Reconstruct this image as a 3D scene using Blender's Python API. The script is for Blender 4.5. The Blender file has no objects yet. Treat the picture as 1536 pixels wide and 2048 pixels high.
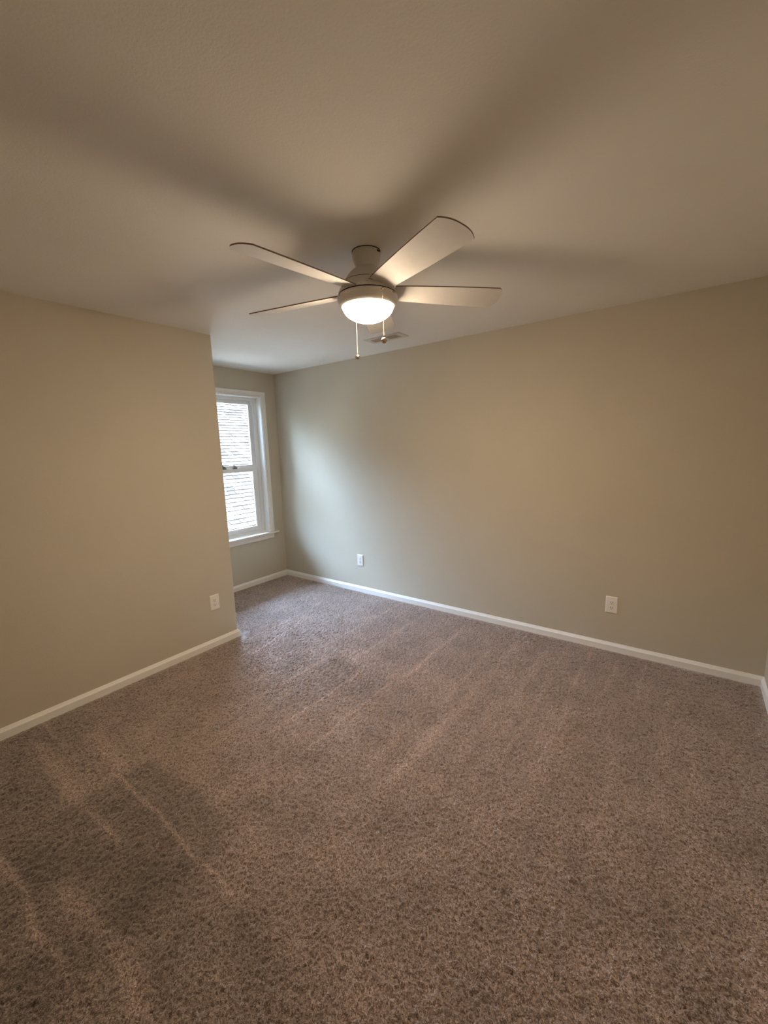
import bpy, bmesh, math, random
import numpy as np
from mathutils import Vector, Matrix

# ------------------------------------------------------------------ camera, world, sun, exposure
SC = bpy.context.scene
COL = SC.collection
PI = math.pi

cam_data = bpy.data.cameras.new('camera')
cam = bpy.data.objects.new('camera', cam_data)
COL.objects.link(cam)
cam_data.sensor_fit = 'VERTICAL'
cam_data.sensor_height = 36.0
cam_data.lens = 824.906 * 36.0 / 2048.0
cam_data.clip_start = 0.02
RX = Vector((0.80368401, 0.59423707, -0.03121403))
UX = Vector((-0.06784393, 0.14361752, 0.98730502))
FX = Vector((-0.59117613, 0.79136358, -0.15573848))
m = Matrix((RX, UX, -FX)).transposed().to_4x4()
m.translation = Vector((4.032362, -3.304855, 1.557085))
cam.matrix_world = m
SC.camera = cam

world = bpy.data.worlds.new('sky')
SC.world = world
world.use_nodes = True
wn = world.node_tree.nodes
wl = world.node_tree.links
wn.clear()
w_out = wn.new('ShaderNodeOutputWorld')
w_bg = wn.new('ShaderNodeBackground')
w_sky = wn.new('ShaderNodeTexSky')
w_sky.sky_type = 'NISHITA'
w_sky.sun_disc = False
w_sky.sun_elevation = math.radians(52)
w_sky.sun_rotation = math.radians(80)
w_sky.dust_density = 2.0
w_mix = wn.new('ShaderNodeMix')                    # thin bright cloud over the blue
w_mix.data_type = 'RGBA'
w_mix.inputs['Factor'].default_value = 0.6
w_mix.inputs['B'].default_value = (0.80, 0.93, 1.06, 1)
wl.new(w_sky.outputs['Color'], w_mix.inputs['A'])
SKY_LOW, SKY_HIGH = 5.0, 68.0
wl.new(w_mix.outputs['Result'], w_bg.inputs['Color'])
w_tc = wn.new('ShaderNodeTexCoord')                # overcast sky: brighter overhead than at the horizon
w_sep = wn.new('ShaderNodeSeparateXYZ')
wl.new(w_tc.outputs['Generated'], w_sep.inputs['Vector'])
w_mr = wn.new('ShaderNodeMapRange')
w_mr.inputs['From Min'].default_value = 0.25
w_mr.inputs['From Max'].default_value = 0.85
w_mr.inputs['To Min'].default_value = SKY_LOW
w_mr.inputs['To Max'].default_value = SKY_HIGH
wl.new(w_sep.outputs['Z'], w_mr.inputs['Value'])
wl.new(w_mr.outputs['Result'], w_bg.inputs['Strength'])
wl.new(w_bg.outputs['Background'], w_out.inputs['Surface'])

sun_data = bpy.data.lights.new('sun', 'SUN')
sun_data.energy = 3.0
sun_data.angle = math.radians(0.6)
sun_data.color = (1.0, 0.95, 0.88)
sun = bpy.data.objects.new('sun', sun_data)
COL.objects.link(sun)
sun.location = (6, 3, 9)
sun.rotation_euler = Vector((-0.15, -0.55, -0.82)).to_track_quat('-Z', 'Y').to_euler()

LAMP_STRENGTH = 218.0
LAMP_COLOR = (1.0, 0.785, 0.55)

vs = SC.view_settings
vs.view_transform = 'Standard'
vs.look = 'None'
vs.gamma = 1.0
vs.use_curve_mapping = False
vs.exposure = 0.14

# ------------------------------------------------------------------ room dimensions (metres)
H = 2.44            # ceiling height
XL = 1.018          # face of the left (closet) wall
YC = -1.405         # corner of the left wall / side of the window nook
XR = 4.4885         # right-hand end wall
YB = -4.25          # wall behind
T = 0.12            # wall thickness
WY0, WY1 = -1.186, -0.222     # window opening
WZ0, WZ1 = 0.592, 2.157

# ------------------------------------------------------------------ helpers
def add_box(bm, a, b, rot=None, loc=None):
    x0, y0, z0 = a
    x1, y1, z1 = b
    co = [(x0, y0, z0), (x1, y0, z0), (x1, y1, z0), (x0, y1, z0), (x0, y0, z1), (x1, y0, z1), (x1, y1, z1), (x0, y1, z1)]
    v = [bm.verts.new(c) for c in co]
    for f in ((0, 3, 2, 1), (4, 5, 6, 7), (0, 1, 5, 4), (1, 2, 6, 5), (2, 3, 7, 6), (3, 0, 4, 7)):
        bm.faces.new([v[i] for i in f])
    return v


def add_prism(bm, outline, z0, z1):
    lo = [bm.verts.new((x, y, z0)) for x, y in outline]
    hi = [bm.verts.new((x, y, z1)) for x, y in outline]
    n = len(outline)
    bm.faces.new(list(reversed(lo)))
    bm.faces.new(hi)
    for i in range(n):
        j = (i + 1) % n
        bm.faces.new((lo[i], lo[j], hi[j], hi[i]))


def add_lathe(bm, prof, seg=64, a0=0.0, a1=2 * PI, axis=None, closed_prof=False):
    """prof: list of (radius, z)."""
    full = abs(a1 - a0 - 2 * PI) < 1e-6
    n = seg if full else seg + 1
    rings = []
    for r, z in prof:
        if r < 1e-6:
            rings.append([bm.verts.new((0, 0, z))])
        else:
            rings.append([bm.verts.new((r * math.cos(a0 + (a1 - a0) * i / seg), r * math.sin(a0 + (a1 - a0) * i / seg), z)) for i in range(n)])
    prs = list(zip(rings[:-1], rings[1:]))
    if closed_prof:
        prs.append((rings[-1], rings[0]))
    for A, B in prs:
        for i in range(seg):
            j = (i + 1) % n
            if len(A) == 1 and len(B) == 1:
                continue
            if len(A) == 1:
                bm.faces.new((A[0], B[j], B[i]))
            elif len(B) == 1:
                bm.faces.new((A[i], A[j], B[0]))
            else:
                bm.faces.new((A[i], A[j], B[j], B[i]))


def add_tube(bm, pts, r, seg=8):
    rings = []
    pts = [Vector(p) for p in pts]
    for k, p in enumerate(pts):
        d = (pts[min(k + 1, len(pts) - 1)] - pts[max(k - 1, 0)]).normalized()
        a = d.orthogonal().normalized()
        b = d.cross(a)
        rings.append([bm.verts.new(p + a * r * math.cos(2 * PI * i / seg) + b * r * math.sin(2 * PI * i / seg)) for i in range(seg)])
    for A, B in zip(rings[:-1], rings[1:]):
        for i in range(seg):
            j = (i + 1) % seg
            bm.faces.new((A[i], A[j], B[j], B[i]))
    bm.faces.new(list(reversed(rings[0])))
    bm.faces.new(rings[-1])


def add_ball(bm, c, r, u=20, v=12, sc=(1, 1, 1)):
    M = Matrix.Translation(c) @ Matrix.Diagonal((sc[0], sc[1], sc[2], 1.0))
    bmesh.ops.create_uvsphere(bm, u_segments=u, v_segments=v, radius=r, matrix=M)


def obj(name, bm, mat, parent=None, bevel=0.0, smooth=False, segs=2, angle=35):
    bmesh.ops.recalc_face_normals(bm, faces=bm.faces)
    me = bpy.data.meshes.new(name)
    bm.to_mesh(me)
    bm.free()
    me.materials.append(mat)
    o = bpy.data.objects.new(name, me)
    COL.objects.link(o)
    if parent is not None:
        o.parent = parent
    if smooth:
        for p in me.polygons:
            p.use_smooth = True
        md = o.modifiers.new('edges', 'EDGE_SPLIT')
        md.split_angle = math.radians(angle)
    if bevel > 0:
        b = o.modifiers.new('bevel', 'BEVEL')
        b.width = bevel
        b.segments = segs
        b.limit_method = 'ANGLE'
        b.angle_limit = math.radians(40)
    return o


def thing(name, label, cat, loc=(0, 0, 0), rotz=0.0, group=None):
    o = bpy.data.objects.new(name, None)
    COL.objects.link(o)
    o.empty_display_size = 0.1
    o.location = loc
    o.rotation_euler = (0, 0, rotz)
    o['label'] = label
    o['category'] = cat
    if group:
        o['group'] = group
    return o


def struct(o, label=None, cat=None):
    o['kind'] = 'structure'
    if label:
        o['label'] = label
    if cat:
        o['category'] = cat
    return o


# ------------------------------------------------------------------ materials
def mat(name, color, rough=0.5, metal=0.0, spec=0.5, bump=0.0, bscale=200.0, mottle=0.0, mscale=3.0, sheen=0.0):
    M = bpy.data.materials.new(name)
    M.use_nodes = True
    nt = M.node_tree
    b = nt.nodes['Principled BSDF']
    b.inputs['Base Color'].default_value = (*color, 1)
    b.inputs['Roughness'].default_value = rough
    b.inputs['Metallic'].default_value = metal
    b.inputs['Specular IOR Level'].default_value = spec
    if sheen:
        b.inputs['Sheen Weight'].default_value = sheen
    tc = nt.nodes.new('ShaderNodeTexCoord')
    if mottle > 0:
        n = nt.nodes.new('ShaderNodeTexNoise')
        n.inputs['Scale'].default_value = mscale
        n.inputs['Detail'].default_value = 5
        nt.links.new(tc.outputs['Object'], n.inputs['Vector'])
        r = nt.nodes.new('ShaderNodeMapRange')
        r.inputs['From Min'].default_value = 0.3
        r.inputs['From Max'].default_value = 0.7
        r.inputs['To Min'].default_value = 1 - mottle
        r.inputs['To Max'].default_value = 1 + mottle
        nt.links.new(n.outputs['Fac'], r.inputs['Value'])
        mx = nt.nodes.new('ShaderNodeVectorMath')
        mx.operation = 'SCALE'
        mx.inputs[0].default_value = color
        nt.links.new(r.outputs['Result'], mx.inputs['Scale'])
        nt.links.new(mx.outputs['Vector'], b.inputs['Base Color'])
    if bump > 0:
        n2 = nt.nodes.new('ShaderNodeTexNoise')
        n2.inputs['Scale'].default_value = bscale
        n2.inputs['Detail'].default_value = 3
        nt.links.new(tc.outputs['Object'], n2.inputs['Vector'])
        bp = nt.nodes.new('ShaderNodeBump')
        bp.inputs['Strength'].default_value = bump
        bp.inputs['Distance'].default_value = 0.002
        nt.links.new(n2.outputs['Fac'], bp.inputs['Height'])
        nt.links.new(bp.outputs['Normal'], b.inputs['Normal'])
    return M


M_WALL = mat('greige_wall_paint', (0.57, 0.514, 0.412), 0.75, spec=0.3, bump=0.25, bscale=160, mottle=0.02, mscale=2.2)
M_CEIL = mat('flat_ceiling_paint', (0.90, 0.875, 0.825), 0.9, spec=0.2, bump=0.3, bscale=140, mottle=0.02, mscale=2.0)
M_TRIM = mat('semi_gloss_trim_paint', (0.87, 0.86, 0.82), 0.35, spec=0.5)
M_VINYL = mat('white_vinyl', (0.88, 0.90, 0.90), 0.35)
M_FAN = mat('white_fan_enamel', (0.72, 0.69, 0.64), 0.38)
M_BLADE = mat('white_fan_blade', (0.70, 0.67, 0.63), 0.6, spec=0.3, mottle=0.02, mscale=30)
M_EDGE = mat('blade_edge_brown', (0.20, 0.15, 0.10), 0.6)
M_DARK = mat('dark_gap', (0.015, 0.012, 0.01), 0.8)
M_PLATE = mat('outlet_plastic', (0.86, 0.83, 0.78), 0.4)
M_SLOT = mat('outlet_slot_dark', (0.03, 0.025, 0.02), 0.7)
M_NICKEL = mat('brushed_nickel', (0.62, 0.52, 0.38), 0.22, metal=1.0)
M_CHAIN = mat('chain_metal', (0.45, 0.38, 0.29), 0.4, metal=1.0)
M_LOCK = mat('grey_sash_lock', (0.16, 0.17, 0.18), 0.5)
M_GRILLE = mat('vent_white_enamel', (0.70, 0.68, 0.63), 0.45)
M_ASPHALT = mat('asphalt_edge', (0.006, 0.0057, 0.0054), 0.95, spec=0.0)
M_BOUNCE_GROUND = mat('pale_concrete', (0.65, 0.64, 0.62), 0.9, spec=0.1, mottle=0.08, mscale=1.5)  # pale surface for the unseen ground added as a daylight reflector
M_BOUNCE_SIDING = mat('pale_siding', (0.5, 0.49, 0.46), 0.7)  # pale surface for the unseen house wall added as a daylight reflector
M_DUCT = mat('duct_interior', (0.02, 0.018, 0.016), 0.8)


def glass_mat():
    M = bpy.data.materials.new('window_glass')
    M.use_nodes = True
    nt = M.node_tree
    nt.nodes.clear()
    out = nt.nodes.new('ShaderNodeOutputMaterial')
    tr = nt.nodes.new('ShaderNodeBsdfTransparent')
    tr.inputs['Color'].default_value = (0.93, 0.97, 0.97, 1)
    gl = nt.nodes.new('ShaderNodeBsdfGlossy')
    gl.inputs['Roughness'].default_value = 0.02
    fr = nt.nodes.new('ShaderNodeFresnel')
    fr.inputs['IOR'].default_value = 1.25
    mx = nt.nodes.new('ShaderNodeMixShader')
    nt.links.new(fr.outputs['Fac'], mx.inputs['Fac'])
    nt.links.new(tr.outputs['BSDF'], mx.inputs[1])
    nt.links.new(gl.outputs['BSDF'], mx.inputs[2])
    nt.links.new(mx.outputs['Shader'], out.inputs['Surface'])
    return M


M_GLASS = glass_mat()


def lamp_mat():
    M = bpy.data.materials.new('lit_frosted_bowl')
    M.use_nodes = True
    nt = M.node_tree
    nt.nodes.clear()
    out = nt.nodes.new('ShaderNodeOutputMaterial')
    em = nt.nodes.new('ShaderNodeEmission')
    em.inputs['Color'].default_value = (*LAMP_COLOR, 1)
    tc = nt.nodes.new('ShaderNodeTexCoord')
    sx = nt.nodes.new('ShaderNodeSeparateXYZ')
    nt.links.new(tc.outputs['Object'], sx.inputs['Vector'])
    mr = nt.nodes.new('ShaderNodeMapRange')       # dimmer at the rim, where the bowl is far from the bulbs
    mr.inputs['From Min'].default_value = -0.001
    mr.inputs['From Max'].default_value = -0.040
    mr.inputs['To Min'].default_value = LAMP_STRENGTH * 0.03
    mr.inputs['To Max'].default_value = LAMP_STRENGTH
    nt.links.new(sx.outputs['Z'], mr.inputs['Value'])
    nt.links.new(mr.outputs['Result'], em.inputs['Strength'])
    nt.links.new(em.outputs['Emission'], out.inputs['Surface'])
    return M


def carpet_mat():
    M = bpy.data.materials.new('cut_pile_carpet')
    M.use_nodes = True
    nt = M.node_tree
    L = nt.links
    b = nt.nodes['Principled BSDF']
    b.inputs['Roughness'].default_value = 0.55
    b.inputs['Specular IOR Level'].default_value = 0.8
    b.inputs['Sheen Weight'].default_value = 1.0
    b.inputs['Sheen Roughness'].default_value = 0.3
    b.inputs['Sheen Tint'].default_value = (0.9, 0.82, 0.74, 1)
    tc = nt.nodes.new('ShaderNodeTexCoord')
    # yarn flecks: each tuft its own tone
    vo = nt.nodes.new('ShaderNodeTexVoronoi')
    vo.inputs['Scale'].default_value = 250
    L.new(tc.outputs['Object'], vo.inputs['Vector'])
    sep = nt.nodes.new('ShaderNodeSeparateColor')
    L.new(vo.outputs['Color'], sep.inputs['Color'])
    cr = nt.nodes.new('ShaderNodeValToRGB')
    e = cr.color_ramp.elements
    e[0].position = 0.0
    e[0].color = (0.098, 0.062, 0.047, 1)
    e[1].position = 1.0
    e[1].color = (0.53, 0.415, 0.365, 1)
    k = cr.color_ramp.elements.new(0.5)
    k.color = (0.275, 0.199, 0.168, 1)
    L.new(sep.outputs['Red'], cr.inputs['Fac'])
    # broad unevenness of the pile
    n = nt.nodes.new('ShaderNodeTexNoise')
    n.inputs['Scale'].default_value = 4.5
    n.inputs['Detail'].default_value = 4
    n.inputs['Roughness'].default_value = 0.6
    L.new(tc.outputs['Object'], n.inputs['Vector'])
    mr = nt.nodes.new('ShaderNodeMapRange')
    mr.inputs['From Min'].default_value = 0.3
    mr.inputs['From Max'].default_value = 0.7
    mr.inputs['To Min'].default_value = 0.80
    mr.inputs['To Max'].default_value = 1.20
    L.new(n.outputs['Fac'], mr.inputs['Value'])
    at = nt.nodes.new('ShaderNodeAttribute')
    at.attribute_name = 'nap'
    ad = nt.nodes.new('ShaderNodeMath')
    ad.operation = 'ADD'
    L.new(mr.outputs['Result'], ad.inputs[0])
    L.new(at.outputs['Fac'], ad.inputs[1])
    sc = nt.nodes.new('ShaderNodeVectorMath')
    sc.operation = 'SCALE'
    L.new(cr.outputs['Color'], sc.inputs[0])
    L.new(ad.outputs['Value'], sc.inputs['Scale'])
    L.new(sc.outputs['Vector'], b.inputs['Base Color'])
    n2 = nt.nodes.new('ShaderNodeTexNoise')
    n2.inputs['Scale'].default_value = 330
    n2.inputs['Detail'].default_value = 3
    L.new(tc.outputs['Object'], n2.inputs['Vector'])
    bp = nt.nodes.new('ShaderNodeBump')
    bp.inputs['Strength'].default_value = 0.9
    bp.inputs['Distance'].default_value = 0.006
    L.new(n2.outputs['Fac'], bp.inputs['Height'])
    L.new(bp.outputs['Normal'], b.inputs['Normal'])
    return M


def shingle_mat():
    M = bpy.data.materials.new('weathered_shingles')
    M.use_nodes = True
    nt = M.node_tree
    L = nt.links
    b = nt.nodes['Principled BSDF']
    b.inputs['Roughness'].default_value = 0.95
    b.inputs['Specular IOR Level'].default_value = 0.0
    at = nt.nodes.new('ShaderNodeAttribute')
    at.attribute_name = 'tone'
    cr = nt.nodes.new('ShaderNodeValToRGB')
    cr.color_ramp.elements[0].color = (0.0102, 0.0096, 0.0091, 1)
    cr.color_ramp.elements[1].color = (0.028, 0.027, 0.026, 1)
    L.new(at.outputs['Fac'], cr.inputs['Fac'])
    tc = nt.nodes.new('ShaderNodeTexCoord')
    n = nt.nodes.new('ShaderNodeTexNoise')
    n.inputs['Scale'].default_value = 60
    n.inputs['Detail'].default_value = 4
    L.new(tc.outputs['Object'], n.inputs['Vector'])
    mr = nt.nodes.new('ShaderNodeMapRange')
    mr.inputs['To Min'].default_value = 0.8
    mr.inputs['To Max'].default_value = 1.2
    L.new(n.outputs['Fac'], mr.inputs['Value'])
    sc = nt.nodes.new('ShaderNodeVectorMath')
    sc.operation = 'SCALE'
    L.new(cr.outputs['Color'], sc.inputs[0])
    L.new(mr.outputs['Result'], sc.inputs['Scale'])
    L.new(sc.outputs['Vector'], b.inputs['Base Color'])
    return M


M_LAMP = lamp_mat()
M_CARPET = carpet_mat()
M_SHINGLE = shingle_mat()

# ------------------------------------------------------------------ room shell
bm = bmesh.new()
add_box(bm, (-0.14, 0, -0.05), (XR + T, T, H + 0.02))
struct(obj('wall_right', bm, M_WALL))

bm = bmesh.new()                                   # window wall, with the opening left out
y0, y1 = YC - T, 0.0
add_box(bm, (-0.14, y0, -0.05), (0, y1, WZ0 - 0.025))
add_box(bm, (-0.14, y0, WZ1 + 0.01), (0, y1, H + 0.02))
add_box(bm, (-0.14, y0, WZ0 - 0.025), (0, WY0 - 0.01, WZ1 + 0.01))
add_box(bm, (-0.14, WY1 + 0.01, WZ0 - 0.025), (0, y1, WZ1 + 0.01))
struct(obj('wall_front', bm, M_WALL))

bm = bmesh.new()                                   # left wall and its return into the window nook, rounded corner
R0 = 0.012
arc = [(XL - R0 + R0 * math.cos(a), YC - R0 + R0 * math.sin(a)) for a in [i * PI / 16 for i in range(9)]]
add_prism(bm, [(XL - T, YB), (XL, YB)] + arc + [(0, YC), (0, YC - T), (XL - T, YC - T)], -0.05, H + 0.02)
struct(obj('wall_left', bm, M_WALL, smooth=True, angle=20))

bm = bmesh.new()
add_box(bm, (XR, YB - T, -0.05), (XR + T, 0, H + 0.02))
struct(obj('wall_side', bm, M_WALL))
bm = bmesh.new()
add_box(bm, (XL - T, YB - T, -0.05), (XR, YB, H + 0.02))
struct(obj('wall_back', bm, M_WALL))
bm = bmesh.new()
add_box(bm, (-0.20, YB - T, H), (XR + T, T, H + 0.10))
struct(obj('ceiling', bm, M_CEIL))


def baseboard(name, p0, p1, n, m0, m1):
    """profile extruded from p0 to p1; n = direction into the room; m = mitre (-1 inside corner, +1 outside corner, 0 square)."""
    prof = [(0, -0.03), (0.0150, -0.03), (0.0150, 0.042), (0.0140, 0.0455), (0.0118, 0.0475), (0.0070, 0.0560), (0.0035, 0.0635), (0.0, 0.0645)]
    p0, p1, n = Vector((*p0, 0)), Vector((*p1, 0)), Vector((*n, 0))
    d = (p1 - p0).normalized()
    bm = bmesh.new()
    A = [bm.verts.new(p0 + n * q - d * (m0 * q) + Vector((0, 0, z))) for q, z in prof]
    B = [bm.verts.new(p1 + n * q + d * (m1 * q) + Vector((0, 0, z))) for q, z in prof]
    k = len(prof)
    for i in range(k):
        j = (i + 1) % k
        bm.faces.new((A[i], A[j], B[j], B[i]))
    bm.faces.new(list(reversed(A)))
    bm.faces.new(B)
    return struct(obj(name, bm, M_TRIM))


baseboard('baseboard_right', (0, 0), (XR, 0), (0, -1), -1, -1)
baseboard('baseboard_front', (0, YC), (0, 0), (1, 0), -1, -1)
baseboard('baseboard_nook', (0, YC), (XL, YC), (0, 1), -1, 1)
baseboard('baseboard_left', (XL, YB), (XL, YC), (1, 0), -1, 1)
baseboard('baseboard_side', (XR, YB), (XR, 0), (-1, 0), -1, -1)
baseboard('baseboard_back', (XL, YB), (XR, YB), (0, 1), -1, -1)

# ------------------------------------------------------------------ carpet: displaced pile with vacuum tracks
def carpet():
    st = 0.0045
    nx = int(XR / st) + 1
    ny = int(-YB / st) + 1
    xs = np.linspace(0.0, XR, nx)
    ys = np.linspace(YB, 0.0, ny)
    X, Y = np.meshgrid(xs, ys, indexing='ij')
    rng = np.random.default_rng(5)

    def blur(a, k):
        for _ in range(k):
            a = (a + np.roll(a, 1, 0) + np.roll(a, -1, 0)) / 3
            a = (a + np.roll(a, 1, 1) + np.roll(a, -1, 1)) / 3
        return a

    def nrm(a):
        return (a - a.mean()) / a.std()

    w = rng.standard_normal((nx, ny))
    fine = nrm(blur(w, 1))
    mid = nrm(blur(rng.standard_normal((nx, ny)), 4))
    big = nrm(blur(rng.standard_normal((nx // 8 + 2, ny // 8 + 2)), 3))
    big = np.kron(big, np.ones((8, 8)))[:nx, :ny]
    big = nrm(blur(big, 5))
    wob = 0.012 * big                                  # waviness of the tracks
    z = 0.0016 * fine + 0.0024 * w + 0.0006 * mid

    nap_and_vignette = np.zeros_like(X)

    def ss(a, lo, hi):
        t = np.clip((a - lo) / (hi - lo), 0, 1)
        return t * t * (3 - 2 * t)

    def track_x(yc, xa, xb, width, amt):               # ridge running along x
        nonlocal nap_and_vignette, z
        g = np.exp(-((Y - yc + wob * 0.6) / width) ** 2) * ss(X, xa - 0.04, xa + 0.04) * (1 - ss(X, xb - 0.10, xb + 0.08))
        nap_and_vignette = nap_and_vignette + 1.5 * amt * g
        z = z + 0.009 * g * amt

    def track_y(xc, ya, yb, width, amt, slope=0.0):
        nonlocal nap_and_vignette, z
        g = np.exp(-((X - xc - slope * (Y - ya) + wob * 0.5) / width) ** 2) * ss(Y, ya - 0.08, ya + 0.06) * (1 - ss(Y, yb - 0.04, yb + 0.04))
        nap_and_vignette = nap_and_vignette + 1.5 * amt * g
        z = z + 0.009 * g * amt

    def patch(xa, xb, ya, yb, amt, s=0.02, s_end=None):
        nonlocal nap_and_vignette
        se = s_end or s
        xw = X + wob
        yw = Y + np.roll(wob, 37, 0)
        g = ss(xw, xa - s, xa + s) * (1 - ss(xw, xb - se, xb + se)) * ss(yw, ya - s, ya + s) * (1 - ss(yw, yb - s, yb + s))
        nap_and_vignette = nap_and_vignette + 1.4 * amt * g

    # strokes parallel to the right wall, near the left side of the room
    track_x(-2.665, 1.87, 2.85, 0.009, 0.42)
    track_x(-2.825, 1.90, 2.30, 0.012, 0.34)
    track_x(-2.828, 1.25, 1.89, 0.035, 0.28)
    track_x(-2.750, 1.05, 1.36, 0.010, 0.25)
    track_x(-3.102, 1.92, 2.62, 0.013, 0.36)
    track_x(-2.985, 2.28, 2.95, 0.030, 0.26)
    track_x(-2.630, 1.38, 1.87, 0.045, 0.25)
    track_x(-3.30, 2.3, 3.2, 0.05, 0.15)
    track_x(-2.45, 2.1, 2.7, 0.03, 0.10)
    # ends of those strokes at x = 1.9: darker pile beyond, lighter before
    patch(1.895, 2.62, -3.10, -2.50, -0.10, 0.015)
    patch(1.50, 1.895, -2.83, -2.40, 0.06, 0.03)
    patch(1.10, 1.50, -2.80, -2.62, -0.10, 0.03)
    # strokes parallel to the left wall, in front of the window nook
    track_y(1.15, -1.42, -0.85, 0.010, 0.35)
    track_y(1.40, -1.55, -0.92, 0.014, 0.38, -0.2)
    track_y(1.635, -1.58, -1.30, 0.010, 0.25)
    track_y(1.93, -1.66, -1.22, 0.009, 0.34)
    track_y(2.255, -2.02, -1.23, 0.008, 0.36)
    track_y(2.515, -2.00, -1.24, 0.009, 0.34)
    track_y(2.565, -1.12, -0.30, 0.012, 0.26)
    track_y(1.785, -1.12, -0.05, 0.012, 0.24)
    track_y(1.46, -0.85, -0.2, 0.010, 0.20)
    track_y(2.12, -1.15, -0.15, 0.014, 0.20)
    track_y(2.90, -1.30, -0.45, 0.020, 0.16)
    track_y(3.25, -1.10, -0.25, 0.025, 0.14)
    track_y(3.52, -0.70, -0.10, 0.010, 0.26)
    track_y(3.70, -0.60, -0.10, 0.012, 0.22)
    track_y(3.86, -0.55, -0.08, 0.010, 0.20)
    track_y(3.02, -1.9, -1.0, 0.04, 0.10)
    track_y(2.05, -2.3, -1.7, 0.03, 0.12)
    # where those strokes stop: a paler band on the wall side of y = -1.23
    for xa, xb, yb in ((1.64, 1.93, -1.31), (1.93, 2.255, -1.225), (2.255, 2.515, -1.24), (2.515, 2.90, -1.232)):
        patch(xa, xb, yb, yb + 0.22, 0.13, 0.022)
        patch(xa + 0.03, xb, yb - 0.30, yb, -0.07, 0.03)
    patch(1.05, 1.30, -1.40, -0.75, 0.08, 0.03)
    patch(2.26, 2.50, -1.95, -1.55, 0.06, 0.06)
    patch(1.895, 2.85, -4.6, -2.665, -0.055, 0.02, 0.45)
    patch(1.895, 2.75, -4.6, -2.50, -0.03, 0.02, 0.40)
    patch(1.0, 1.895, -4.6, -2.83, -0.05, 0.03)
    patch(0.5, 3.2, -4.9, -2.6, -0.14, 0.28)  # broad soft darkening: lens vignetting put into the colour, along with pile lean
    r2 = random.Random(3)
    xc = 1.9
    while xc < 4.3:                                    # faint older strokes across the middle of the floor
        ya = -2.9 + 1.6 * r2.random()
        track_y(xc, ya, min(-0.08, ya + 0.6 + 1.2 * r2.random()), 0.012 + 0.03 * r2.random(), 0.05 + 0.10 * r2.random(), r2.uniform(-0.04, 0.04))
        xc += 0.07 + 0.11 * r2.random()
    nap_and_vignette = nap_and_vignette + 0.03 * big

    # pile dips slightly against the baseboards; crushed edge at the walls
    dw = np.minimum.reduce([np.abs(Y), np.abs(Y - YB), np.abs(X - XR), np.abs(X),
                            np.where(Y < YC + 0.1, np.abs(X - XL), 9), np.where(X < XL + 0.1, np.abs(Y - YC), 9)])
    z = z * (0.25 + 0.75 * ss(dw, 0.016, 0.06))
    idx = np.arange(nx * ny).reshape(nx, ny)
    keep = ~((X < XL - 0.05) & (Y < YC - 0.05))
    q = keep[:-1, :-1] & keep[1:, :-1] & keep[1:, 1:] & keep[:-1, 1:]
    quads = np.stack([idx[:-1, :-1][q], idx[1:, :-1][q], idx[1:, 1:][q], idx[:-1, 1:][q]], 1)
    used = np.unique(quads)
    remap = -np.ones(nx * ny, dtype=np.int64)
    remap[used] = np.arange(len(used))
    quads = remap[quads].astype(np.int32)
    jx = rng.uniform(-0.0018, 0.0018, X.shape)
    jy = rng.uniform(-0.0018, 0.0018, X.shape)
    co = np.stack([X + jx, Y + jy, z], -1).reshape(-1, 3)[used].astype(np.float32)
    me = bpy.data.meshes.new('floor')
    me.vertices.add(len(co))
    me.vertices.foreach_set('co', co.ravel())
    me.loops.add(quads.size)
    me.loops.foreach_set('vertex_index', quads.ravel())
    me.polygons.add(len(quads))
    me.polygons.foreach_set('loop_start', np.arange(0, quads.size, 4, dtype=np.int32))
    me.polygons.foreach_set('use_smooth', np.ones(len(quads), dtype=bool))
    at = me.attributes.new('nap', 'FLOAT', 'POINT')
    at.data.foreach_set('value', nap_and_vignette.reshape(-1)[used].astype(np.float32))
    me.update(calc_edges=True)
    me.materials.append(M_CARPET)
    o = bpy.data.objects.new('floor', me)
    COL.objects.link(o)
    struct(o)


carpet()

# ------------------------------------------------------------------ window
win = bpy.data.objects.new('window_1', None)
COL.objects.link(win)
win.location = (0, (WY0 + WY1) / 2, WZ0)
struct(win)
win_inv = Matrix.Translation(win.location).inverted()


def wobj(name, bm, mt, parent=win, bevel=0.0, **k):
    if parent is win:
        bmesh.ops.transform(bm, matrix=win_inv, verts=bm.verts)
    else:
        bmesh.ops.transform(bm, matrix=win_inv, verts=bm.verts)
    return obj(name, bm, mt, parent, bevel, **k)


CW = 0.060                                       # casing width
bm = bmesh.new()
for sgn, yy in ((-1, WY0), (1, WY1)):            # side casings with a stepped profile
    a, b = sorted((yy + sgn * 0.004, yy + sgn * (CW + 0.002)))
    add_box(bm, (0, a, WZ0), (0.012, b, WZ1 + 0.004 + CW))
    a, b = sorted((yy + sgn * 0.020, yy + sgn * (CW + 0.002)))
    add_box(bm, (0.0115, a, WZ0), (0.018, b, WZ1 + 0.004 + CW))
add_box(bm, (0, WY0 - 0.006, WZ1 + 0.004), (0.012, WY1 + 0.006, WZ1 + 0.004 + CW))
add_box(bm, (0.0115, WY0 - 0.022, WZ1 + 0.020), (0.018, WY1 + 0.022, WZ1 + 0.004 + CW))
wobj('casing', bm, M_TRIM, bevel=0.003)

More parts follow.
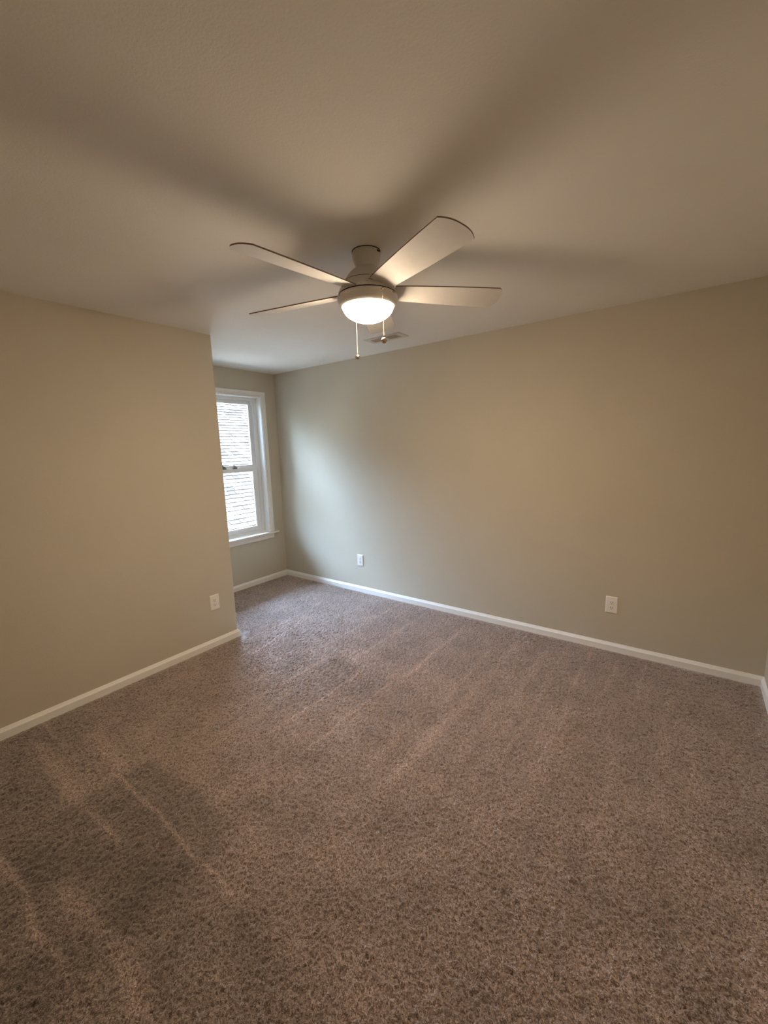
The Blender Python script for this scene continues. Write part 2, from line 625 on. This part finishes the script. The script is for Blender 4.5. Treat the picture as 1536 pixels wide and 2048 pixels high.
bm = bmesh.new()                                 # jamb extensions
add_box(bm, (-0.14, WY0 - 0.012, WZ0 - 0.02), (0.003, WY0, WZ1 + 0.012))
add_box(bm, (-0.14, WY1, WZ0 - 0.02), (0.003, WY1 + 0.012, WZ1 + 0.012))
add_box(bm, (-0.14, WY0, WZ1), (0.003, WY1, WZ1 + 0.012))
wobj('jamb', bm, M_TRIM)
bm = bmesh.new()
add_box(bm, (-0.085, WY0, WZ0 - 0.022), (0.0, WY1, WZ0))
add_box(bm, (0.0, WY0 - 0.115, WZ0 - 0.022), (0.042, WY1 + 0.115, WZ0))
wobj('stool', bm, M_TRIM, bevel=0.005)
bm = bmesh.new()
ya, yb = WY0 - CW + 0.005, WY1 + CW - 0.005
add_box(bm, (0, ya, WZ0 - 0.078), (0.014, yb, WZ0 - 0.022))
add_box(bm, (0.0135, ya, WZ0 - 0.050), (0.018, yb, WZ0 - 0.022))
wobj('apron', bm, M_TRIM, bevel=0.003)


def ring(bm, x0, x1, ya, yb, za, zb, l, r, b, t):
    add_box(bm, (x0, ya, za), (x1, ya + l, zb))
    add_box(bm, (x0, yb - r, za), (x1, yb, zb))
    add_box(bm, (x0, ya + l, za), (x1, yb - r, za + b))
    add_box(bm, (x0, ya + l, zb - t), (x1, yb - r, zb))


F = 0.034
bm = bmesh.new()                                 # vinyl frame with its sash tracks
ring(bm, -0.145, -0.082, WY0, WY1, WZ0, WZ1, F, F, 0.030, 0.030)
for s, yy in ((1, WY0 + F), (-1, WY1 - F)):
    a, b = sorted((yy, yy + s * 0.010))
    add_box(bm, (-0.118, a, WZ0 + 0.03), (-0.114, b, WZ1 - 0.03))
    add_box(bm, (-0.087, a, 1.36), (-0.083, b, WZ1 - 0.03))
wobj('window_frame', bm, M_VINYL, bevel=0.0015)

SY0, SY1 = WY0 + F + 0.004, WY1 - F - 0.004
MZ = 1.364                                       # top of the lower sash
ST = 0.056
bm = bmesh.new()
ring(bm, -0.112, -0.090, SY0, SY1, WZ0 + 0.031, MZ, ST, ST, 0.044, 0.037)
ring(bm, -0.108, -0.098, SY0 + ST - 0.004, SY1 - ST + 0.004, WZ0 + 0.071, MZ - 0.033, 0.012, 0.012, 0.012, 0.008)
lower = wobj('lower_sash', bm, M_VINYL, bevel=0.002)
bm = bmesh.new()
add_box(bm, (-0.104, SY0 + ST, WZ0 + 0.074), (-0.100, SY1 - ST, MZ - 0.036))
p = wobj('glass_pane', bm, M_GLASS, lower)
bm = bmesh.new()
ring(bm, -0.140, -0.119, SY0, SY1, MZ - 0.035, WZ1 - 0.031, ST - 0.012, ST - 0.012, 0.072, 0.040)
upper = wobj('upper_sash', bm, M_VINYL, bevel=0.002)
bm = bmesh.new()
add_box(bm, (-0.132, SY0 + ST - 0.012, MZ + 0.036), (-0.128, SY1 - ST + 0.012, WZ1 - 0.071))
wobj('glass_pane', bm, M_GLASS, upper)
for yl in (-0.690, -0.552):                      # grey cam locks on the meeting rail
    bm = bmesh.new()
    add_box(bm, (-0.110, yl - 0.030, MZ), (-0.092, yl + 0.030, MZ + 0.006))
    pr = [(yl - 0.018, MZ + 0.006), (yl + 0.026, MZ + 0.006), (yl + 0.022, MZ + 0.020), (yl - 0.004, MZ + 0.038), (yl - 0.016, MZ + 0.052)]
    A = [bm.verts.new((-0.106, y, z)) for y, z in pr]
    B = [bm.verts.new((-0.096, y, z)) for y, z in pr]
    bm.faces.new(A)
    bm.faces.new(list(reversed(B)))
    for i in range(5):
        j = (i + 1) % 5
        bm.faces.new((A[i], B[i], B[j], A[j]))
    wobj('sash_lock', bm, M_LOCK, lower, bevel=0.002)
bm = bmesh.new()                                 # raised keeper on the front of the rail
pr = [(-0.522, MZ - 0.002), (-0.452, MZ - 0.002), (-0.470, MZ + 0.016), (-0.502, MZ + 0.016)]
A = [bm.verts.new((-0.094, y, z)) for y, z in pr]
B = [bm.verts.new((-0.086, y, z)) for y, z in pr]
bm.faces.new(A)
bm.faces.new(list(reversed(B)))
for i in range(4):
    j = (i + 1) % 4
    bm.faces.new((A[i], B[i], B[j], A[j]))
wobj('rail_lift', bm, M_VINYL, lower, bevel=0.002)
bm = bmesh.new()                                 # white sash stop at the top of the right track
add_box(bm, (-0.100, SY1 - 0.020, WZ1 - 0.075), (-0.084, SY1 + 0.002, WZ1 - 0.034))
wobj('sash_stop', bm, M_VINYL, bevel=0.002)

# ------------------------------------------------------------------ neighbouring roof
def roof():
    th = 0.71572
    E_ = 0.143
    z0 = -4.58626
    up = Vector((-math.cos(th), 0, math.sin(th)))
    nn = Vector((math.sin(th), 0, math.cos(th)))
    base = Vector((0, 0, z0))
    rnd = random.Random(11)
    verts, faces, tone, edge = [], [], [], []

    def slab(sa, sb, ya, yb, h0, h1, hb, t):
        i = len(verts)
        for s, y, h in ((sa, ya, hb), (sa, yb, hb), (sb, yb, hb), (sb, ya, hb), (sa, ya, h0), (sa, yb, h0), (sb, yb, h1), (sb, ya, h1)):
            verts.append(base + up * s + nn * h + Vector((0, y, 0)))
        for n, f in enumerate(((4, 5, 6, 7), (0, 1, 5, 4), (1, 2, 6, 5), (3, 0, 4, 7))):
            faces.append([i + k for k in f])
            tone.append(t)
            edge.append(1 if n else 0)               # cut asphalt edges are near black

    y_lo, y_hi = -7.0, 11.0
    slab(5.4, 14.3, y_lo, y_hi, -0.02, -0.02, -0.15, 0.4)
    k0 = -8
    for k in range(k0, 53):
        s = 6.632 + k * E_
        y = y_lo - rnd.random() * 0.3
        while y < y_hi:
            wd = rnd.choice((0.12, 0.16, 0.20, 0.24, 0.30))
            t = rnd.random()
            lift = 0.013 if rnd.random() < 0.5 else 0.018
            slab(s, s + E_ + 0.03, y, y + wd - 0.009, lift + 0.004, 0.0, -0.02, t)
            y += wd
    house = thing('house', 'neighbouring house outside the window with a sunlit pale shingled roof', 'house', (-4.6, 2.0, -3.2))
    off = Vector(house.location)
    me = bpy.data.meshes.new('shingle_roof')
    me.from_pydata([tuple(v - off) for v in verts], [], faces)
    at = me.attributes.new('tone', 'FLOAT', 'FACE')
    at.data.foreach_set('value', np.array(tone, dtype=np.float32))
    me.update()
    me.materials.append(M_SHINGLE)
    me.materials.append(M_ASPHALT)
    me.polygons.foreach_set('material_index', np.array(edge, dtype=np.int32))
    o = bpy.data.objects.new('shingle_roof', me)
    COL.objects.link(o)
    o.parent = house
    bm = bmesh.new()
    add_box(bm, (-4.75, -6.6, -3.2), (-4.60, 10.6, -0.85))  # unseen wall under the eave, added to bounce daylight into the window nook
    bmesh.ops.translate(bm, vec=-off, verts=bm.verts)
    obj('siding', bm, M_BOUNCE_SIDING, house)
    bm = bmesh.new()
    add_box(bm, (-14.0, -14, -3.3), (-0.3, 18, -3.2))  # unseen pale slab, added to bounce daylight up to the nook ceiling
    struct(obj('ground', bm, M_BOUNCE_GROUND))


roof()

# ------------------------------------------------------------------ ceiling fan
FCX, FCY = 2.77134, -1.69095
fan = thing('ceiling_fan', 'white five-blade ceiling fan with lit frosted bowl light and two pull chains', 'ceiling fan', (FCX, FCY, H))


def fz(prof):
    return [(r, z - H) for r, z in prof]


bm = bmesh.new()
add_lathe(bm, fz([(0.0, 2.4398), (0.0620, 2.4398), (0.0645, 2.434), (0.0648, 2.424), (0.0636, 2.413), (0.0608, 2.402), (0.0568, 2.391), (0.0524, 2.381), (0.0488, 2.373), (0.0473, 2.367), (0.0, 2.367)]), 64)
canopy = obj('canopy', bm, M_FAN, fan, smooth=True)
bm = bmesh.new()
add_lathe(bm, fz([(0.0, 2.4399), (0.0655, 2.4399), (0.0655, 2.4375), (0.0, 2.4375)]), 64)
obj('canopy_gasket', bm, M_DARK, canopy)
for az in (0, 10):
    bm = bmesh.new()
    a = math.radians(az)
    add_ball(bm, Vector((0.0655 * math.cos(a), 0.0655 * math.sin(a), 2.4285 - H)), 0.0042, 12, 8)
    obj('canopy_screw', bm, M_DARK, canopy, smooth=True)

HP = [(0.0473, 2.3685), (0.0560, 2.3640), (0.0680, 2.3560), (0.0790, 2.3465), (0.0890, 2.3350), (0.0985, 2.3220), (0.1070, 2.3085), (0.1150, 2.2950), (0.1230, 2.2820), (0.1300, 2.2700), (0.1350, 2.2600), (0.1368, 2.2530)]
bm = bmesh.new()
add_lathe(bm, fz([(0.0, 2.3685)] + HP + [(0.0, 2.2530)]), 72)
housing = obj('motor_housing', bm, M_FAN, fan, smooth=True)
bm = bmesh.new()
add_lathe(bm, fz([(0.0, 2.2535), (0.1335, 2.2535), (0.1335, 2.2475), (0.0, 2.2475)]), 72)
obj('shadow_gap', bm, M_DARK, housing)


def prof_r(z):
    for (ra, za), (rb, zb) in zip(HP[:-1], HP[1:]):
        if za >= z >= zb:
            return ra + (rb - ra) * (za - z) / (za - zb)
    return HP[-1][0]


def slot(az0, z0, az1, z1, hw=0.0011):
    bm = bmesh.new()
    n = 24
    rows = []
    for i in range(n + 1):
        t = i / n
        a = math.radians(az0 + (az1 - az0) * t)
        zc = z0 + (z1 - z0) * t
        row = []
        for dz, dr in ((-hw, 0.0008), (hw, 0.0008), (hw, -0.003), (-hw, -0.003)):
            zz = zc + dz
            r = prof_r(zz) + dr
            row.append(bm.verts.new((r * math.cos(a), r * math.sin(a), zz - H)))
        rows.append(row)
    for A, B in zip(rows[:-1], rows[1:]):
        for i in range(4):
            j = (i + 1) % 4
            bm.faces.new((A[i], A[j], B[j], B[i]))
    bm.faces.new(rows[0])
    bm.faces.new(list(reversed(rows[-1])))
    o = obj('vent_slot', bm, M_DARK, housing)
    o['label'] = 'dark slot'


for k in range(5):
    slot(-113 + 72 * k, 2.3045, -46 + 72 * k, 2.3030)
    slot(-121 + 72 * k, 2.2800, -84 + 72 * k, 2.2630)

# blades (outline from the hub outwards; pitched about their own axis)
BP = dict(R1=0.6314, R2=0.6358, w=(0.0535, 0.0694, 0.0712), v=(0.0554, 0.0785, 0.0854), b=0.0287)
TAU = -0.2274


def quad(a, mid, c, t):
    return a * (1 - t) ** 2 + 2 * mid * t * (1 - t) + c * t * t


def blade_outline():
    S = [i / 20 for i in range(21)]
    L = [(0.125 + (BP['R1'] - 0.125) * s, -quad(*BP['w'], s)) for s in S]
    W = [(0.125 + (BP['R2'] - 0.125) * s, quad(*BP['v'], s)) for s in S]
    A, B = L[-1], W[-1]
    tip = []
    for i in range(1, 20):
        s = i / 20
        e = 1 - abs(2 * s - 1) ** 2.6               # slightly squarer than a parabola
        tip.append((A[0] + (B[0] - A[0]) * s + BP['b'] * e * 1.0, A[1] + (B[1] - A[1]) * s))
    return L + tip + list(reversed(W))


for k in range(5):
    az = math.radians(-96.194 + 72 * k)
    out = blade_outline()
    bm = bmesh.new()
    add_prism(bm, out, -0.0026, 0.0026)
    Mx = Matrix.Translation((0, 0, 2.2688 - H)) @ Matrix.Rotation(az, 4, 'Z') @ Matrix.Rotation(TAU, 4, 'X')
    bmesh.ops.transform(bm, matrix=Mx, verts=bm.verts)
    bl = obj('blade', bm, M_BLADE, fan)
    bl.data.materials.append(M_EDGE)
    for pz in bl.data.polygons:
        if len(pz.vertices) == 4:
            pz.material_index = 1

# light kit
bm = bmesh.new()
add_lathe(bm, fz([(0.0, 2.2480), (0.1362, 2.2480), (0.1390, 2.2455), (0.1405, 2.2385), (0.1400, 2.2300), (0.1365, 2.2205), (0.1310, 2.2115), (0.1255, 2.2045), (0.1225, 2.2015), (0.1195, 2.2015), (0.1195, 2.2060), (0.0, 2.2060)]), 72)
fitter = obj('light_fitter', bm, M_FAN, fan, smooth=True)
bm = bmesh.new()
bowl = []
for i in range(15):
    t = i / 14 * PI / 2
    bowl.append((0.1186 * math.cos(t) ** 1.12 if i < 14 else 0.0, 2.2045 - 0.0705 * math.sin(t)))
zr = 2.2045
add_lathe(bm, [(r, z - zr) for r, z in bowl], 64)
glass = obj('glass_bowl', bm, M_LAMP, fan, smooth=True, angle=80)
glass.location = (0, 0, zr - H)
glass['label'] = 'glowing frosted glass bowl'
for az in (-116.9, -26.0 + 178.0 - 30, 3.0):
    bm = bmesh.new()
    a = math.radians(az)
    add_ball(bm, Vector((0.1400 * math.cos(a), 0.1400 * math.sin(a), 2.2395 - H)), 0.0045, 12, 8)
    obj('fitter_screw', bm, M_NICKEL, fitter, smooth=True)


def pull(az, z_ball, name, rb):
    a = math.radians(az)
    ca, sa = math.cos(a), math.sin(a)
    bm = bmesh.new()
    add_tube(bm, [(0.138 * ca, 0.138 * sa, 2.2370 - H), (0.150 * ca, 0.150 * sa, 2.2365 - H)], 0.0042, 12)
    add_ball(bm, Vector((0.150 * ca, 0.150 * sa, 2.2365 - H)), 0.0046, 12, 8)
    obj('chain_nozzle', bm, M_NICKEL, fitter, smooth=True)
    x, y = 0.150 * ca, 0.150 * sa
    bm = bmesh.new()
    zt, zb = 2.2345 - H, z_ball + rb - H
    n = int((zt - zb) / 0.0042)
    for i in range(n + 1):
        add_ball(bm, Vector((x, y, zt + (zb - zt) * i / n)), 0.0014, 8, 6)
    add_tube(bm, [(x, y, zt), (x, y, zb)], 0.0005, 6)
    ch = obj('pull_chain', bm, M_CHAIN, fan, smooth=True, angle=80)
    bm = bmesh.new()
    add_ball(bm, Vector((x, y, z_ball - H)), rb, 24, 16, (1, 1, 1))
    add_tube(bm, [(x, y, z_ball + rb * 0.9 - H), (x, y, z_ball + rb + 0.006 - H)], 0.0028, 10)
    # turned ring round the knob
    obj('pull_knob', bm, M_NICKEL, ch, smooth=True, angle=60)


pull(-26.0, 2.0205, 'front', 0.0125)
pull(152.0, 2.0105, 'rear', 0.0125)

# ------------------------------------------------------------------ ceiling register
VX0, VX1, VY0, VY1 = 1.770, 2.125, -0.487, -0.342
vent = thing('ceiling_vent', 'white rectangular ceiling air register with two louvre banks near the long wall', 'air vent', ((VX0 + VX1) / 2, (VY0 + VY1) / 2, H))
hx, hy = (VX1 - VX0) / 2, (VY1 - VY0) / 2
bm = bmesh.new()
z0, z1 = -0.006, 0.0
banks = ((-hx + 0.045, -0.022), (0.022, hx - 0.045))
yb0, yb1 = -hy + 0.030, hy - 0.030
add_box(bm, (-hx, -hy, z0), (hx, yb0, z1))
add_box(bm, (-hx, yb1, z0), (hx, hy, z1))
add_box(bm, (-hx, yb0, z0), (banks[0][0], yb1, z1))
add_box(bm, (banks[0][1], yb0, z0), (banks[1][0], yb1, z1))
add_box(bm, (banks[1][1], yb0, z0), (hx, yb1, z1))
obj('frame', bm, M_GRILLE, vent, bevel=0.0015)
for a, b in banks:
    bm = bmesh.new()
    add_box(bm, (a, yb0, -0.0012), (b, yb1, -0.0004))
    bk = obj('duct_opening', bm, M_DUCT, vent)
    bk['label'] = 'dark duct opening'
    bm = bmesh.new()
    n = 9
    for i in range(n):
        x = a + (b - a) * (i + 0.5) / n
        s = 0.0022
        v = [bm.verts.new(c) for c in ((x - s, yb0, -0.0052), (x - s + 0.0008, yb0, -0.0056), (x + s + 0.0008, yb0, -0.0016), (x + s, yb0, -0.0012),
                                        (x - s, yb1, -0.0052), (x - s + 0.0008, yb1, -0.0056), (x + s + 0.0008, yb1, -0.0016), (x + s, yb1, -0.0012))]
        for f in ((0, 1, 2, 3), (7, 6, 5, 4), (0, 4, 5, 1), (1, 5, 6, 2), (2, 6, 7, 3), (3, 7, 4, 0)):
            bm.faces.new([v[q] for q in f])
    obj('louvre_bank', bm, M_GRILLE, bk)
bm = bmesh.new()
add_box(bm, (banks[1][1] - 0.026, yb0 + 0.004, -0.012), (banks[1][1] - 0.020, yb0 + 0.040, -0.003))
obj('damper_lever', bm, M_GRILLE, vent, bevel=0.001)

# ------------------------------------------------------------------ wall outlets
def outlet(label, loc, rotz):
    """built facing -Y; 126 mm tall midway plate."""
    t = thing('wall_outlet', label, 'outlet', loc, rotz, 'white duplex wall outlets')
    W2, H2 = 0.0405, 0.0635
    bm = bmesh.new()
    a = [(-W2, 0, -H2), (W2, 0, -H2), (W2, 0, H2), (-W2, 0, H2)]
    k = 0.006
    b = [(-W2 + k, -0.0070, -H2 + k), (W2 - k, -0.0070, -H2 + k), (W2 - k, -0.0070, H2 - k), (-W2 + k, -0.0070, H2 - k)]
    c = [(-W2, -0.0025, -H2), (W2, -0.0025, -H2), (W2, -0.0025, H2), (-W2, -0.0025, H2)]
    va, vc, vb = ([bm.verts.new(q) for q in r] for r in (a, c, b))
    for P, Q in ((va, vc), (vc, vb)):
        for i in range(4):
            j = (i + 1) % 4
            bm.faces.new((P[i], P[j], Q[j], Q[i]))
    bm.faces.new(vb)
    bm.faces.new(list(reversed(va)))
    obj('cover_plate', bm, M_PLATE, t, bevel=0.0012)
    for zc in (0.0195, -0.0195):
        bm = bmesh.new()
        ol = []
        for i in range(32):
            an = 2 * PI * i / 32
            x, z = 0.0172 * math.cos(an), 0.0172 * math.sin(an)
            z = max(-0.0140, min(0.0140, z))
            ol.append((x, z))
        A = [bm.verts.new((x, -0.0065, zc + z)) for x, z in ol]
        B = [bm.verts.new((x * 0.96, -0.0098, zc + z * 0.96)) for x, z in ol]
        for i in range(32):
            j = (i + 1) % 32
            bm.faces.new((A[i], A[j], B[j], B[i]))
        bm.faces.new(B)
        rc = obj('receptacle', bm, M_PLATE, t)
        bm = bmesh.new()
        for xs, hh in ((-0.0065, 0.0048), (0.0065, 0.0038)):
            add_box(bm, (xs - 0.0014, -0.0101, zc + 0.0025 - hh), (xs + 0.0014, -0.0092, zc + 0.0025 + hh))
        bmesh.ops.create_cone(bm, cap_ends=True, segments=14, radius1=0.0028, radius2=0.0028, depth=0.0009,
                              matrix=Matrix.Translation((0, -0.00965, zc - 0.0085)) @ Matrix.Rotation(PI / 2, 4, 'X'))
        so = obj('contact_slots', bm, M_SLOT, rc)
        so['label'] = 'dark contact slots'
    bm = bmesh.new()
    bmesh.ops.create_cone(bm, cap_ends=True, segments=14, radius1=0.0030, radius2=0.0026, depth=0.0016,
                          matrix=Matrix.Translation((0, -0.0075, 0)) @ Matrix.Rotation(PI / 2, 4, 'X'))
    obj('screw', bm, M_PLATE, t)
    return t


outlet('white duplex outlet low on the long wall at the end far from the window', (3.6305, 0, 0.356), 0)
outlet('white duplex outlet low on the long wall, the one nearer the window', (1.2250, 0, 0.356), 0)
outlet('white duplex outlet on the left wall beside its outer corner', (XL, -1.5910, 0.3640), PI / 2)
